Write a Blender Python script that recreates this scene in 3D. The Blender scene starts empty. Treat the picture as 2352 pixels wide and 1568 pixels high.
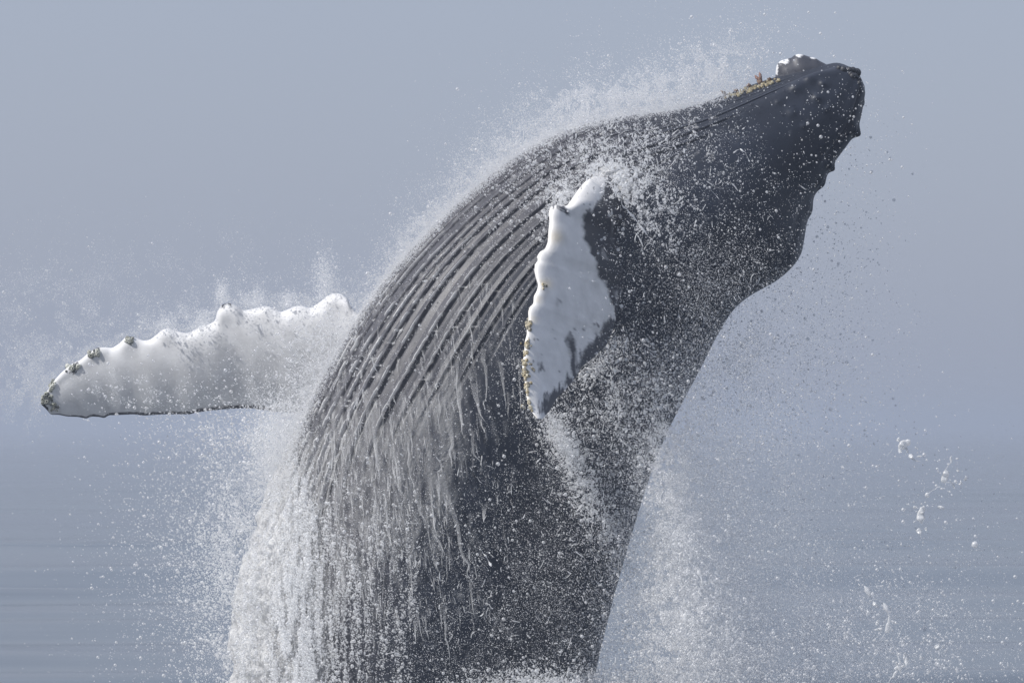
import bpy, math
import numpy as np
from mathutils import Vector

rng = np.random.default_rng(7)
scene = bpy.context.scene
COL = scene.collection

# ------------------------------------------------------------------ camera
CAM_D, CAM_H = 40.0, 3.5           # metres from the whale, height of the boat deck
PX, HX, HY = 276.7, 1176.0, 976.0  # survey scale: units per metre at the whale, horizon row
cam = bpy.data.cameras.new("camera")
cam_o = bpy.data.objects.new("camera", cam)
COL.objects.link(cam_o)
cam_o.location = (0, -CAM_D, CAM_H)
cam_o.rotation_euler = (math.radians(90), 0, 0)
cam.sensor_width = 36
cam.lens = 36 * CAM_D / (2352 / PX)
cam.shift_y = (HY - 784) / 2352
cam.clip_start = 0.5
cam.clip_end = 60000
cam.dof.use_dof = True
cam.dof.focus_distance = CAM_D - 1.1
cam.dof.aperture_fstop = 7.0
scene.camera = cam_o

# ------------------------------------------------------------------ light
SUN = Vector((-0.66, -0.34, 0.68)).normalized()      # towards the sun
elev = math.asin(SUN.z)
azim = math.atan2(SUN.x, SUN.y)
world = bpy.data.worlds.new("World")
scene.world = world
world.use_nodes = True
nt = world.node_tree
nt.nodes.clear()
sky = nt.nodes.new("ShaderNodeTexSky")
sky.sky_type = 'NISHITA'
sky.sun_disc = False
sky.sun_elevation = elev
sky.sun_rotation = azim
sky.air_density = 1.0
sky.dust_density = 3.0
sky.ozone_density = 1.5
hsv = nt.nodes.new("ShaderNodeMix"); hsv.data_type = 'RGBA'
hsv.inputs[0].default_value = 0.72
hsv.inputs[7].default_value = (4.06, 4.52, 5.78, 1)     # bright fog veil, the same over the whole sky
bg = nt.nodes.new("ShaderNodeBackground")
bg.inputs[1].default_value = 0.10
wo = nt.nodes.new("ShaderNodeOutputWorld")
nt.links.new(sky.outputs[0], hsv.inputs[6])
nt.links.new(hsv.outputs[2], bg.inputs[0])
nt.links.new(bg.outputs[0], wo.inputs[0])

sun = bpy.data.lights.new("sun", 'SUN')
sun.energy = 3.9
sun.angle = math.radians(0.6)
sun.color = (1.0, 0.97, 0.93)
sun_o = bpy.data.objects.new("sun", sun)
COL.objects.link(sun_o)
sun_o.rotation_euler = SUN.to_track_quat('Z', 'Y').to_euler()

vs = scene.view_settings
vs.view_transform = 'Standard'
vs.look = 'None'
vs.exposure = 0.10
vs.gamma = 1.0
vs.use_curve_mapping = False
scene.cycles.use_denoising = True
scene.cycles.denoiser = 'OPENIMAGEDENOISE'
scene.cycles.denoising_prefilter = 'ACCURATE'
scene.cycles.denoising_input_passes = 'RGB_ALBEDO_NORMAL'
scene.cycles.transparent_max_bounces = 16
scene.cycles.max_bounces = 8
scene.cycles.volume_bounces = 1
scene.cycles.use_adaptive_sampling = False

# ------------------------------------------------------------------ helpers
def W(dx, dy, Y=0.0):
    """survey units -> metres, for a point at depth Y (0 = whale's midline)"""
    dx, dy, Y = np.broadcast_arrays(np.asarray(dx, float), np.asarray(dy, float), np.asarray(Y, float))
    f = (CAM_D + Y) / CAM_D
    return np.stack([(dx - HX) / PX * f, Y, CAM_H + (HY - dy) / PX * f], -1)

def unW(P):
    f = (CAM_D + P[..., 1]) / CAM_D
    return P[..., 0] / f * PX + HX, HY - (P[..., 2] - CAM_H) / f * PX

def sstep(a, b, x):
    t = np.clip((x - a) / (b - a), 0, 1)
    return t * t * (3 - 2 * t)

def _hash(ix, iy, iz, seed):
    h = (ix * 374761393 + iy * 668265263 + iz * 2147483647 + seed * 1274126177) & 0xffffffff
    h = ((h ^ (h >> 13)) * 1274126177) & 0xffffffff
    h = ((h ^ (h >> 16)) * 2246822519) & 0xffffffff
    return ((h ^ (h >> 15)) & 0xffffff) / float(0xffffff)

def vnoise(x, y, z=0.0, seed=0):
    x, y, z = np.broadcast_arrays(np.asarray(x, float), np.asarray(y, float), np.asarray(z, float))
    x0, y0, z0 = np.floor(x), np.floor(y), np.floor(z)
    fx, fy, fz = x - x0, y - y0, z - z0
    fx, fy, fz = (f * f * (3 - 2 * f) for f in (fx, fy, fz))
    x0, y0, z0 = x0.astype(np.int64), y0.astype(np.int64), z0.astype(np.int64)
    out = 0
    for i in (0, 1):
        for j in (0, 1):
            for k in (0, 1):
                w = (fx if i else 1 - fx) * (fy if j else 1 - fy) * (fz if k else 1 - fz)
                out = out + w * _hash(x0 + i, y0 + j, z0 + k, seed)
    return out

def fbm(x, y, z=0.0, seed=0, oct=4):
    s, a, n = 0, 1.0, 0.0
    for o in range(oct):
        s = s + a * vnoise(np.asarray(x) * 2 ** o, np.asarray(y) * 2 ** o, np.asarray(z) * 2 ** o, seed + o * 17)
        n += a
        a *= 0.5
    return s / n

def spline(xk, yk, x):
    """natural cubic spline through (xk, yk)"""
    n = len(xk)
    h = np.diff(xk)
    A = np.zeros((n, n)); b = np.zeros(n)
    A[0, 0] = A[-1, -1] = 1
    for i in range(1, n - 1):
        A[i, i - 1] = h[i - 1]; A[i, i] = 2 * (h[i - 1] + h[i]); A[i, i + 1] = h[i]
        b[i] = 6 * ((yk[i + 1] - yk[i]) / h[i] - (yk[i] - yk[i - 1]) / h[i - 1])
    m = np.linalg.solve(A, b)
    i = np.clip(np.searchsorted(xk, x) - 1, 0, n - 2)
    t = x - xk[i]; H = h[i]
    return (yk[i] + t * ((yk[i + 1] - yk[i]) / H - H * (2 * m[i] + m[i + 1]) / 6)
            + t * t * m[i] / 2 + t ** 3 * (m[i + 1] - m[i]) / (6 * H))

def resample(pts, n, smooth=0):
    p = np.array(pts, float)
    d = np.r_[0, np.cumsum(np.hypot(*np.diff(p, axis=0).T))]
    d /= d[-1]
    u = np.linspace(0, 1, n)
    q = np.stack([np.interp(u, d, p[:, 0]), np.interp(u, d, p[:, 1])], -1)
    for _ in range(smooth):
        q[1:-1] = (q[:-2] + 2 * q[1:-1] + q[2:]) / 4
    return q

def mesh_from(name, V, F, smooth=True):
    """V n x 3; F list/array of polygons (an array = all quads or all tris)"""
    me = bpy.data.meshes.new(name)
    V = np.asarray(V, np.float32)
    if isinstance(F, np.ndarray):
        loops = F.reshape(-1).astype(np.int32)
        k = F.shape[1]
        starts = np.arange(0, len(loops), k, dtype=np.int32)
        nf = len(F)
    else:
        loops = np.concatenate([np.asarray(f, np.int32) for f in F])
        ln = np.array([len(f) for f in F])
        starts = np.r_[0, np.cumsum(ln)[:-1]].astype(np.int32)
        nf = len(F)
    me.vertices.add(len(V)); me.vertices.foreach_set("co", V.ravel())
    me.loops.add(len(loops)); me.loops.foreach_set("vertex_index", loops)
    me.polygons.add(nf); me.polygons.foreach_set("loop_start", starts)
    me.update(calc_edges=True)
    me.validate()
    if smooth:
        me.polygons.foreach_set("use_smooth", np.ones(len(me.polygons), bool))
    return me

def outward(me):
    """turn a closed mesh's faces outward"""
    me.calc_loop_triangles()
    n = len(me.loop_triangles)
    t = np.empty(n * 3, np.int32); me.loop_triangles.foreach_get("vertices", t)
    v = np.empty(len(me.vertices) * 3, np.float32); me.vertices.foreach_get("co", v)
    v = v.reshape(-1, 3).astype(float); v -= v.mean(0); t = t.reshape(-1, 3)
    vol = np.einsum('ij,ij->i', v[t[:, 0]], np.cross(v[t[:, 1]], v[t[:, 2]])).sum() / 6
    if vol < 0:
        me.flip_normals()
    return vol

def attr_col(me, name, rgb):
    a = me.attributes.new(name, 'FLOAT_COLOR', 'POINT')
    c = np.ones((len(me.vertices), 4), np.float32)
    c[:, :3] = rgb
    a.data.foreach_set("color", c.ravel())

def attr_f(me, name, v):
    a = me.attributes.new(name, 'FLOAT', 'POINT')
    a.data.foreach_set("value", np.asarray(v, np.float32))

def obj(name, me, mat=None, parent=None, **props):
    o = bpy.data.objects.new(name, me)
    COL.objects.link(o)
    if mat and not me.materials:
        me.materials.append(mat)
    if parent:
        o.parent = parent
    for k, v in props.items():
        o[k] = v
    return o

def grid_quads(nr, nc, wrap=False):
    r = np.arange(nr - 1)[:, None]; c = np.arange(nc if wrap else nc - 1)[None]
    c2 = (c + 1) % nc
    return np.stack([r * nc + c, r * nc + c2, (r + 1) * nc + c2, (r + 1) * nc + c], -1).reshape(-1, 4)

# ------------------------------------------------------------------ materials
def new_mat(name):
    m = bpy.data.materials.new(name); m.use_nodes = True
    n = m.node_tree; n.nodes.clear()
    out = n.nodes.new("ShaderNodeOutputMaterial")
    return m, n, out

def node(n, t, **kw):
    x = n.nodes.new(t)
    for k, v in kw.items():
        setattr(x, k, v)
    return x

def mat_skin():
    m, n, out = new_mat("whale_skin")
    b = node(n, "ShaderNodeBsdfPrincipled")
    a = node(n, "ShaderNodeAttribute", attribute_name="skin")
    tc = node(n, "ShaderNodeTexCoord")
    no = node(n, "ShaderNodeTexNoise"); no.inputs["Scale"].default_value = 9; no.inputs["Detail"].default_value = 8
    ra = node(n, "ShaderNodeMapRange"); ra.inputs[1].default_value = 0.3; ra.inputs[2].default_value = 0.7
    ra.inputs[3].default_value = 0.90; ra.inputs[4].default_value = 1.10
    mu = node(n, "ShaderNodeVectorMath", operation='SCALE')
    n.links.new(tc.outputs["Object"], no.inputs["Vector"])
    n.links.new(no.outputs["Fac"], ra.inputs[0])
    n.links.new(a.outputs["Color"], mu.inputs[0]); n.links.new(ra.outputs[0], mu.inputs["Scale"])
    n.links.new(mu.outputs[0], b.inputs["Base Color"])
    n2 = node(n, "ShaderNodeTexNoise"); n2.inputs["Scale"].default_value = 45; n2.inputs["Detail"].default_value = 6
    n.links.new(tc.outputs["Object"], n2.inputs["Vector"])
    bu = node(n, "ShaderNodeBump"); bu.inputs["Strength"].default_value = 0.16; bu.inputs["Distance"].default_value = 0.008
    n.links.new(n2.outputs["Fac"], bu.inputs["Height"])
    n.links.new(bu.outputs[0], b.inputs["Normal"])
    r2 = node(n, "ShaderNodeMapRange"); r2.inputs[3].default_value = 0.42; r2.inputs[4].default_value = 0.62
    n.links.new(no.outputs["Fac"], r2.inputs[0]); n.links.new(r2.outputs[0], b.inputs["Roughness"])
    b.inputs["IOR"].default_value = 1.38
    b.inputs["Coat Weight"].default_value = 0.22
    b.inputs["Coat Roughness"].default_value = 0.42
    n.links.new(b.outputs[0], out.inputs[0])
    return m

def mat_water_white(name, col=(0.82, 0.84, 0.87), trans=0.45, alpha=False, gloss=0.06, bump=0, clear=0.0):
    m, n, out = new_mat(name)
    d = node(n, "ShaderNodeBsdfDiffuse"); d.inputs[0].default_value = (*col, 1)
    t = node(n, "ShaderNodeBsdfTranslucent"); t.inputs[0].default_value = (*col, 1)
    mx = node(n, "ShaderNodeMixShader"); mx.inputs[0].default_value = trans
    n.links.new(d.outputs[0], mx.inputs[1]); n.links.new(t.outputs[0], mx.inputs[2])
    g = node(n, "ShaderNodeBsdfGlossy"); g.inputs["Roughness"].default_value = 0.25
    m2 = node(n, "ShaderNodeMixShader"); m2.inputs[0].default_value = gloss
    n.links.new(mx.outputs[0], m2.inputs[1]); n.links.new(g.outputs[0], m2.inputs[2])
    last = m2
    if bump:
        tc = node(n, "ShaderNodeTexCoord")
        no = node(n, "ShaderNodeTexNoise"); no.inputs["Scale"].default_value = 60; no.inputs["Detail"].default_value = 5
        bu = node(n, "ShaderNodeBump"); bu.inputs["Strength"].default_value = bump; bu.inputs["Distance"].default_value = 0.02
        n.links.new(tc.outputs["Object"], no.inputs["Vector"]); n.links.new(no.outputs["Fac"], bu.inputs["Height"])
        for x in (d, t, g):
            n.links.new(bu.outputs[0], x.inputs["Normal"])
    if alpha:
        a = node(n, "ShaderNodeAttribute", attribute_name="cover")
        tr = node(n, "ShaderNodeBsdfTransparent")
        m3 = node(n, "ShaderNodeMixShader")
        n.links.new(a.outputs["Fac"], m3.inputs[0])
        n.links.new(tr.outputs[0], m3.inputs[1]); n.links.new(last.outputs[0], m3.inputs[2])
        last = m3
    if clear:
        tr = node(n, "ShaderNodeBsdfTransparent")
        m4 = node(n, "ShaderNodeMixShader"); m4.inputs[0].default_value = clear
        n.links.new(last.outputs[0], m4.inputs[1]); n.links.new(tr.outputs[0], m4.inputs[2])
        last = m4
    n.links.new(last.outputs[0], out.inputs[0])
    return m

def mat_attr(name, rough=0.7, attr="skin"):
    m, n, out = new_mat(name)
    b = node(n, "ShaderNodeBsdfPrincipled"); b.inputs["Roughness"].default_value = rough
    a = node(n, "ShaderNodeAttribute", attribute_name=attr)
    tc = node(n, "ShaderNodeTexCoord")
    no = node(n, "ShaderNodeTexNoise"); no.inputs["Scale"].default_value = 80; no.inputs["Detail"].default_value = 4
    ra = node(n, "ShaderNodeMapRange"); ra.inputs[3].default_value = 0.5; ra.inputs[4].default_value = 1.4
    mu = node(n, "ShaderNodeVectorMath", operation='SCALE')
    n.links.new(tc.outputs["Object"], no.inputs["Vector"]); n.links.new(no.outputs["Fac"], ra.inputs[0])
    n.links.new(a.outputs["Color"], mu.inputs[0]); n.links.new(ra.outputs[0], mu.inputs["Scale"])
    n.links.new(mu.outputs[0], b.inputs["Base Color"])
    n.links.new(b.outputs[0], out.inputs[0])
    return m

def mat_sea():
    m, n, out = new_mat("sea_water")
    b = node(n, "ShaderNodeBsdfPrincipled")
    b.inputs["Base Color"].default_value = (0.05, 0.065, 0.08, 1)
    b.inputs["Roughness"].default_value = 0.12
    b.inputs["IOR"].default_value = 1.333
    tc = node(n, "ShaderNodeTexCoord")
    mp = node(n, "ShaderNodeMapping"); mp.inputs["Scale"].default_value = (0.10, 0.30, 1)
    no = node(n, "ShaderNodeTexNoise"); no.inputs["Scale"].default_value = 1.0; no.inputs["Detail"].default_value = 3
    bu = node(n, "ShaderNodeBump"); bu.inputs["Distance"].default_value = 0.16
    m2 = node(n, "ShaderNodeMapping"); m2.inputs["Scale"].default_value = (0.0016, 0.0075, 1)
    n2 = node(n, "ShaderNodeTexNoise"); n2.inputs["Scale"].default_value = 1.0; n2.inputs["Detail"].default_value = 4
    r2 = node(n, "ShaderNodeMapRange"); r2.inputs[1].default_value = 0.47; r2.inputs[2].default_value = 0.56
    r2.inputs[3].default_value = 0.12; r2.inputs[4].default_value = 1.6
    n.links.new(tc.outputs["Object"], m2.inputs[0]); n.links.new(m2.outputs[0], n2.inputs["Vector"])
    n.links.new(n2.outputs["Fac"], r2.inputs[0]); n.links.new(r2.outputs[0], bu.inputs["Strength"])
    n.links.new(tc.outputs["Object"], mp.inputs[0]); n.links.new(mp.outputs[0], no.inputs["Vector"])
    n.links.new(no.outputs["Fac"], bu.inputs["Height"]); n.links.new(bu.outputs[0], b.inputs["Normal"])
    n.links.new(b.outputs[0], out.inputs[0])
    return m

SKIN = mat_skin()
DROP = mat_water_white("spray_drops", col=(.94, .95, .965), trans=0.5, gloss=0.08, clear=.24)
FILM = mat_water_white("frothy_film", col=(0.92, 0.925, 0.93), trans=0.48, alpha=True, gloss=0.05, bump=0.8)
SHELL = mat_attr("barnacle_shell", 0.6)
SEA = mat_sea()

# ------------------------------------------------------------------ the sea
def build_sea():
    ys = np.r_[np.linspace(-70, -6, 60), np.linspace(-5.6, 8, 60), 8 + 0.35 * np.cumsum(1.0125 ** np.arange(640))]
    ys = ys[ys < 900]
    ys = np.r_[ys, np.geomspace(ys[-1] * 1.05, 6000, 20)]
    xs = np.sinh(np.linspace(-5.2, 5.2, 240)) * 60
    X, Yg = np.meshgrid(xs, ys)
    d = np.hypot(X, Yg + 40)
    fade = 1 - sstep(110, 330, d)
    h = (1.1 * (fbm(X / 55, Yg / 10, seed=3, oct=3) - .5) * sstep(.3, .7, fbm(X / 90, Yg / 30, seed=4, oct=2)) * 1.4) * fade
    h += 0.7 * (fbm(X / 160, Yg / 38, seed=9, oct=2) - .5) * (1 - sstep(300, 1000, d)) * sstep(5, 60, d)
    V = np.stack([X, Yg, h], -1).reshape(-1, 3)
    me = mesh_from("sea", V, grid_quads(len(ys), len(xs)))
    obj("sea", me, SEA, kind="structure", label="calm grey-blue sea fading into haze behind the whale", category="sea")
build_sea()

def build_haze():
    x, y0, y1, z0, z1 = 6100, -90, 6100, -1.4, 8.2
    V = [(-x, y0, z0), (x, y0, z0), (x, y1, z0), (-x, y1, z0), (-x, y0, z1), (x, y0, z1), (x, y1, z1), (-x, y1, z1)]
    F = [[0, 3, 2, 1], [4, 5, 6, 7], [0, 1, 5, 4], [1, 2, 6, 5], [2, 3, 7, 6], [3, 0, 4, 7]]
    m, n, out = new_mat("sea_haze")
    v = node(n, "ShaderNodeVolumePrincipled")
    v.inputs["Color"].default_value = (0.69, 0.75, 0.86, 1)
    v.inputs["Density"].default_value = 0.0014
    v.inputs["Anisotropy"].default_value = 0.25
    n.links.new(v.outputs[0], out.inputs["Volume"])
    obj("haze", mesh_from("haze", V, F, smooth=False), m, kind="stuff", label="pale sea haze filling the air over the water", category="haze")
build_haze()

# ------------------------------------------------------------------ whale: trunk and head
#        ventral edge    dorsal edge     half depth
ST = [((540, 2300), (1245, 2300), 300),
      ((560, 2050), (1285, 2050), 330),
      ((578, 1800), (1322, 1800), 355),
      ((592, 1568), (1362, 1568), 372),
      ((612, 1360), (1404, 1390), 385),
      ((645, 1150), (1460, 1195), 395),
      ((694, 970), (1527, 1005), 400),
      ((762, 835), (1592, 880), 395),
      ((845, 700), (1645, 775), 385),
      ((935, 588), (1688, 708), 370),
      ((1050, 470), (1742, 668), 345),
      ((1200, 352), (1800, 632), 315),
      ((1320, 294), (1836, 590), 285),
      ((1440, 267), (1849, 540), 255),
      ((1540, 255), (1862, 470), 222),
      ((1630, 232), (1892, 415), 188),
      ((1710, 203), (1926, 365), 155),
      ((1790, 174), (1962, 316), 122),
      ((1850, 156), (1981, 268), 98),
      ((1905, 147), (1988, 226), 70),
      ((1942, 150), (1985, 196), 42),
      ((1962, 160), (1976, 176), 15)]
SL = np.array([s[0] for s in ST], float); SR = np.array([s[1] for s in ST], float); SB = np.array([s[2] for s in ST], float)
SC = (SL + SR) / 2
TK = np.r_[0, np.cumsum(np.hypot(*np.diff(SC, axis=0).T))]
TMAX = TK[-1]
GROOVE = 0.108

def theta_shift(t, th):
    return 0.05 * (vnoise(t / 260.0, th * 2.2, seed=41) - .5) + 0.05 * (vnoise(th * 7.0 + 40, t / 900., seed=43) - .5)

def surf(t, th, relief=True):
    """point and outward normal of the trunk at (t along, th around); th=0 ventral edge, pi/2 near flank, pi dorsal"""
    Lx, Ly = spline(TK, SL[:, 0], t), spline(TK, SL[:, 1], t)
    Rx, Ry = spline(TK, SR[:, 0], t), spline(TK, SR[:, 1], t)
    B = np.maximum(spline(TK, SB, t), 4) / PX
    cx, cy = (Lx + Rx) / 2, (Ly + Ry) / 2
    ax, ay = (Rx - Lx) / 2, (Ry - Ly) / 2
    a = np.hypot(ax, ay); ex, ey = ax / a, ay / a
    c, s = np.cos(th), np.sin(th)
    x, y, Y = cx - ax * c, cy - ay * c, -B * s
    A = a / PX
    nx, ny = -c * B, -s * A
    ln = np.hypot(nx, ny) + 1e-9
    nin, nY = nx / ln, ny / ln
    N = np.stack([nin * ex, nY, -nin * ey], -1)
    P = W(x, y, Y)
    if relief:
        P = P + N * relief_h(t, th, x, y)[..., None]
    return P, N

T_CHEST = np.interp(1150, SC[::-1, 1], TK[::-1])

def groove_env(t, k):
    """how deep groove number k is at t: ends on the belly at its own place"""
    end = np.interp(np.abs(k), [0, 3, 7, 10, 13], [T_CHEST - 520, T_CHEST - 330, T_CHEST - 110, T_CHEST + 170, T_CHEST + 420])
    end = end + 150 * (_hash(k.astype(np.int64), 0 * k.astype(np.int64), 0 * k.astype(np.int64), 5) - .5)
    lim = np.interp(t, [TK[0], TK[5], TK[9], TK[12], TK[15], TK[19], TMAX], [13.3, 13.3, 13.3, 12.3, 9.0, 7.2, 5.5])
    return sstep(-120, 160, t - end) * (1 - sstep(TMAX - 150, TMAX - 60, t)) * (1 - sstep(lim - .3, lim + .3, np.abs(k)))

def groove_h(t, th):
    tw = (th + np.pi) % (2 * np.pi) - np.pi
    p = (tw + theta_shift(t, tw)) / GROOVE
    k = np.round(p)
    q = np.abs(p - k)
    w = 0.022 * (vnoise(t / 60.0, k * 3.1, seed=77) - .5)
    env = groove_env(t, k)
    scale = np.interp(t, [TK[0], TK[8], TK[12], TK[16], TMAX], [.036, .042, .030, .018, .008])
    scale = scale * np.interp(np.abs(k), [0, 8, 13], [1, 1, .45])
    gr = 1 - sstep(0.07 + w, 0.19 + w, q)
    return -scale * env * gr + 0.30 * scale * env * (1 - (q / .5) ** 2)

BUMPS = []  # filled below: (centre xyz, radius m, height m)

def relief_h(t, th, x, y):
    h = groove_h(t, th)
    h = h + 0.018 * (fbm(x / 130., y / 130., np.sin(th) * 2, seed=21, oct=3) - .5)
    tw = (th + np.pi) % (2 * np.pi) - np.pi
    # ridge of the lower jaw, below the throat pleats
    jr = sstep(TK[12], TK[15], t) * (1 - sstep(TK[18], TK[20], t))
    h = h + jr * 0.05 * np.exp(-((np.abs(tw) - 0.92) / 0.22) ** 2) - jr * 0.05 * np.exp(-((np.abs(tw) - 0.45) / 0.25) ** 2)
    # mouth line and lip
    mo = sstep(TK[15], TK[17], t) * (1 - sstep(TK[20] - 5, TMAX - 12, t))
    thm = np.interp(t, [TK[14], TK[17], TK[19], TMAX], [2.75, 2.50, 2.36, 2.1])
    dm = np.abs(tw) - thm
    h = h + mo * (-0.075 * np.exp(-(dm / 0.09) ** 2) - 0.012 * sstep(0, .12, dm) + 0.022 * np.exp(-((dm + .25) / .15) ** 2))
    # rear mouth corner fold
    m2 = sstep(TK[11], TK[12], t) * (1 - sstep(TK[13], TK[14], t))
    h = h - m2 * 0.03 * np.exp(-((np.abs(tw) - 2.72) / 0.06) ** 2)
    return h

th_cols = np.r_[np.linspace(-0.42, 1.55, 450, endpoint=False), np.linspace(1.55, np.pi, 130, endpoint=False),
                np.linspace(np.pi, 2 * np.pi - 0.42, 110, endpoint=False)]
t_rows = np.r_[np.linspace(0, TK[3], 40, endpoint=False), np.linspace(TK[3], TMAX, 420)]

def bump_apply(P, N, bumps):
    for c, r, hgt in bumps:
        d2 = ((P - c) ** 2).sum(-1)
        m = d2 < (2.2 * r) ** 2
        if m.any():
            P[m] += N[m] * (hgt * np.exp(-d2[m] / (r * r) * 1.4))[:, None]
    return P

def near_pick(P, dx, dy, lim=-0.0):
    x, y = unW(P)
    d = (x - dx) ** 2 + (y - dy) ** 2 + np.where(P[:, 1] > lim, 1e9, 0)
    return int(np.argmin(d))

Tg, Hg = np.meshgrid(t_rows, th_cols, indexing='ij')
Pb, Nb = surf(Tg, Hg)
nr, nc = Tg.shape
Pb = Pb.reshape(-1, 3); Nb = Nb.reshape(-1, 3)
for dx, dy, r, hgt in [(1893, 193, .045, .034), (1878, 223, .045, .028), (1832, 201, .06, .028), (1820, 258, .05, .02), (1862, 180, .05, .02),
                       (1900, 250, .03, .02), (1845, 290, .03, .018), (1925, 215, .03, .015), (1790, 235, .035, .018)]:
    i = near_pick(Pb, dx, dy)
    BUMPS.append((Pb[i].copy(), r, hgt))
for dx, dy, r, hgt in [(1986, 236, .03, .015), (1969, 303, .055, .055), (1911, 386, .04, .035), (1884, 420, .07, .03), (1858, 480, .09, .03)]:
    c = W(dx, dy, -.02)
    BUMPS.append((c, r, hgt)); BUMPS.append((c + np.array([-.03, -.16, .02]), r, hgt * .8))
Pb = bump_apply(Pb, Nb, BUMPS)
FB = [list(range(nc))[::-1], list(range(nr * nc - nc, nr * nc))]
Fq = grid_quads(nr, nc, wrap=True)
bx, by = unW(Pb)
n1 = fbm(Pb[:, 0] * 3, Pb[:, 1] * 3, Pb[:, 2] * 3, seed=51)
tw = (Hg.ravel() + np.pi) % (2 * np.pi) - np.pi
belly = (1 - sstep(.7, 1.7, np.abs(tw))) * (1 - .85 * sstep(TK[11], TK[15], Tg.ravel()))
base = np.array([.016, .022, .037]) * (1 - belly)[:, None] + np.array([.064, .064, .075]) * belly[:, None]
skin = base * (0.8 + 0.4 * n1)[:, None]
sc = vnoise(Pb[:, 0] * 26, Pb[:, 1] * 26, Pb[:, 2] * 9, seed=8)
skin = skin + (sstep(.93, .97, sc) * .05)[:, None]
me_trunk = mesh_from("whale_body", Pb, [list(q) for q in Fq] + FB)
attr_col(me_trunk, "skin", skin)

# front depth map of the trunk (for water that runs over it)
GX0, GX1, GY0, GY1, GS = 400, 2100, 0, 2320, 8
gw, gh = (GX1 - GX0) // GS, (GY1 - GY0) // GS
front = np.full((gh, gw), 9.0)
Tt, Ht = np.meshgrid(np.linspace(0, TMAX, 900), np.linspace(0, np.pi, 500), indexing='ij')
Pf, _ = surf(Tt, Ht)
fx, fy = unW(Pf)
ix = np.clip(((fx - GX0) / GS).astype(int), 0, gw - 1); iy = np.clip(((fy - GY0) / GS).astype(int), 0, gh - 1)
np.minimum.at(front, (iy, ix), Pf[..., 1])
onbody = front < 8
def Yfront(dx, dy, off=0.0):
    ix = np.clip(((dx - GX0) / GS).astype(int), 0, gw - 1); iy = np.clip(((dy - GY0) / GS).astype(int), 0, gh - 1)
    return np.where(onbody[iy, ix], front[iy, ix], off)
def is_on(dx, dy):
    ix = ((dx - GX0) / GS).astype(int); iy = ((dy - GY0) / GS).astype(int)
    ok = (ix >= 0) & (ix < gw) & (iy >= 0) & (iy < gh)
    return ok & onbody[np.clip(iy, 0, gh - 1), np.clip(ix, 0, gw - 1)]

# ------------------------------------------------------------------ whale: fins and chin
def in_poly(x, y, poly):
    p = np.array(poly, float); n = len(p)
    inside = np.zeros(x.shape, bool)
    j = n - 1
    for i in range(n):
        c = ((p[i, 1] > y) != (p[j, 1] > y)) & (x < (p[j, 0] - p[i, 0]) * (y - p[i, 1]) / (p[j, 1] - p[i, 1] + 1e-9) + p[i, 0])
        inside ^= c
        j = i
    return inside

def fin(name, lead, trail, Yk, Tk, ns, ncd, colour, smooth=1, lean=0.0, pw=(.5, .9), knob=.16):
    L, R = resample(lead, ns, smooth), resample(trail, ns, smooth)
    s = np.linspace(0, 1, ns)
    Y = np.interp(s, *zip(*Yk)); T = np.interp(s, *zip(*Tk)) / PX
    for _ in range(6):
        Y[1:-1] = (Y[:-2] + 2 * Y[1:-1] + Y[2:]) / 4
    c = (1 - np.cos(np.linspace(0, np.pi, ncd + 1))) / 2
    nrm = (pw[0] / (pw[0] + pw[1])) ** pw[0] * (pw[1] / (pw[0] + pw[1])) ** pw[1]
    prof = c ** pw[0] * (1 - c) ** pw[1] / nrm
    cc = np.r_[c, c[-2:0:-1]]; pp = np.r_[-prof, prof[-2:0:-1]]
    Ls = L.copy()
    for _ in range(ns * 2):
        Ls[1:-1] = (Ls[:-2] + 2 * Ls[1:-1] + Ls[2:]) / 4
    kn = np.exp(-(cc / knob) ** 1.5)
    dx = Ls[:, None, 0] * (1 - cc) + R[:, None, 0] * cc + (L - Ls)[:, None, 0] * kn
    dy = Ls[:, None, 1] * (1 - cc) + R[:, None, 1] * cc + (L - Ls)[:, None, 1] * kn
    chord = np.hypot(*(L - R).T) / PX
    Tm = np.minimum(T, chord * 0.9 + .004)
    wav = 1 + 0.012 * (fbm(dx / 40., dy / 40., seed=61, oct=2) - .5) * 2
    YY = Y[:, None] + pp * Tm[:, None] * .5 * wav + lean * cc * chord[:, None]
    out_ = Ls - R; out_ /= np.linalg.norm(out_, axis=1)[:, None] + 1e-9
    kb = np.clip(((L - Ls) * out_).sum(1), 0, 14)
    YY = YY + np.where(pp > 0, 1, -1) * (pp != 0) * .6 * kb[:, None] / PX * np.exp(-((cc - .05) / .09) ** 2)
    P = W(dx, dy, YY).reshape(-1, 3)
    m = len(cc)
    F = [list(q) for q in grid_quads(ns, m, wrap=True)] + [list(range(m))[::-1], list(range((ns - 1) * m, ns * m))]
    me = mesh_from(name, P, F)
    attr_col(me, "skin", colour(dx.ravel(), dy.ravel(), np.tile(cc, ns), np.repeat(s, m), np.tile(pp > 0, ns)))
    return me

WHITE = np.array([.76, .765, .775]); DARK = np.array([.05, .053, .066]); TAN = np.array([.62, .52, .33])
def mixc(a, b, f):
    return a * (1 - f)[:, None] + b * f[:, None]

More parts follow.
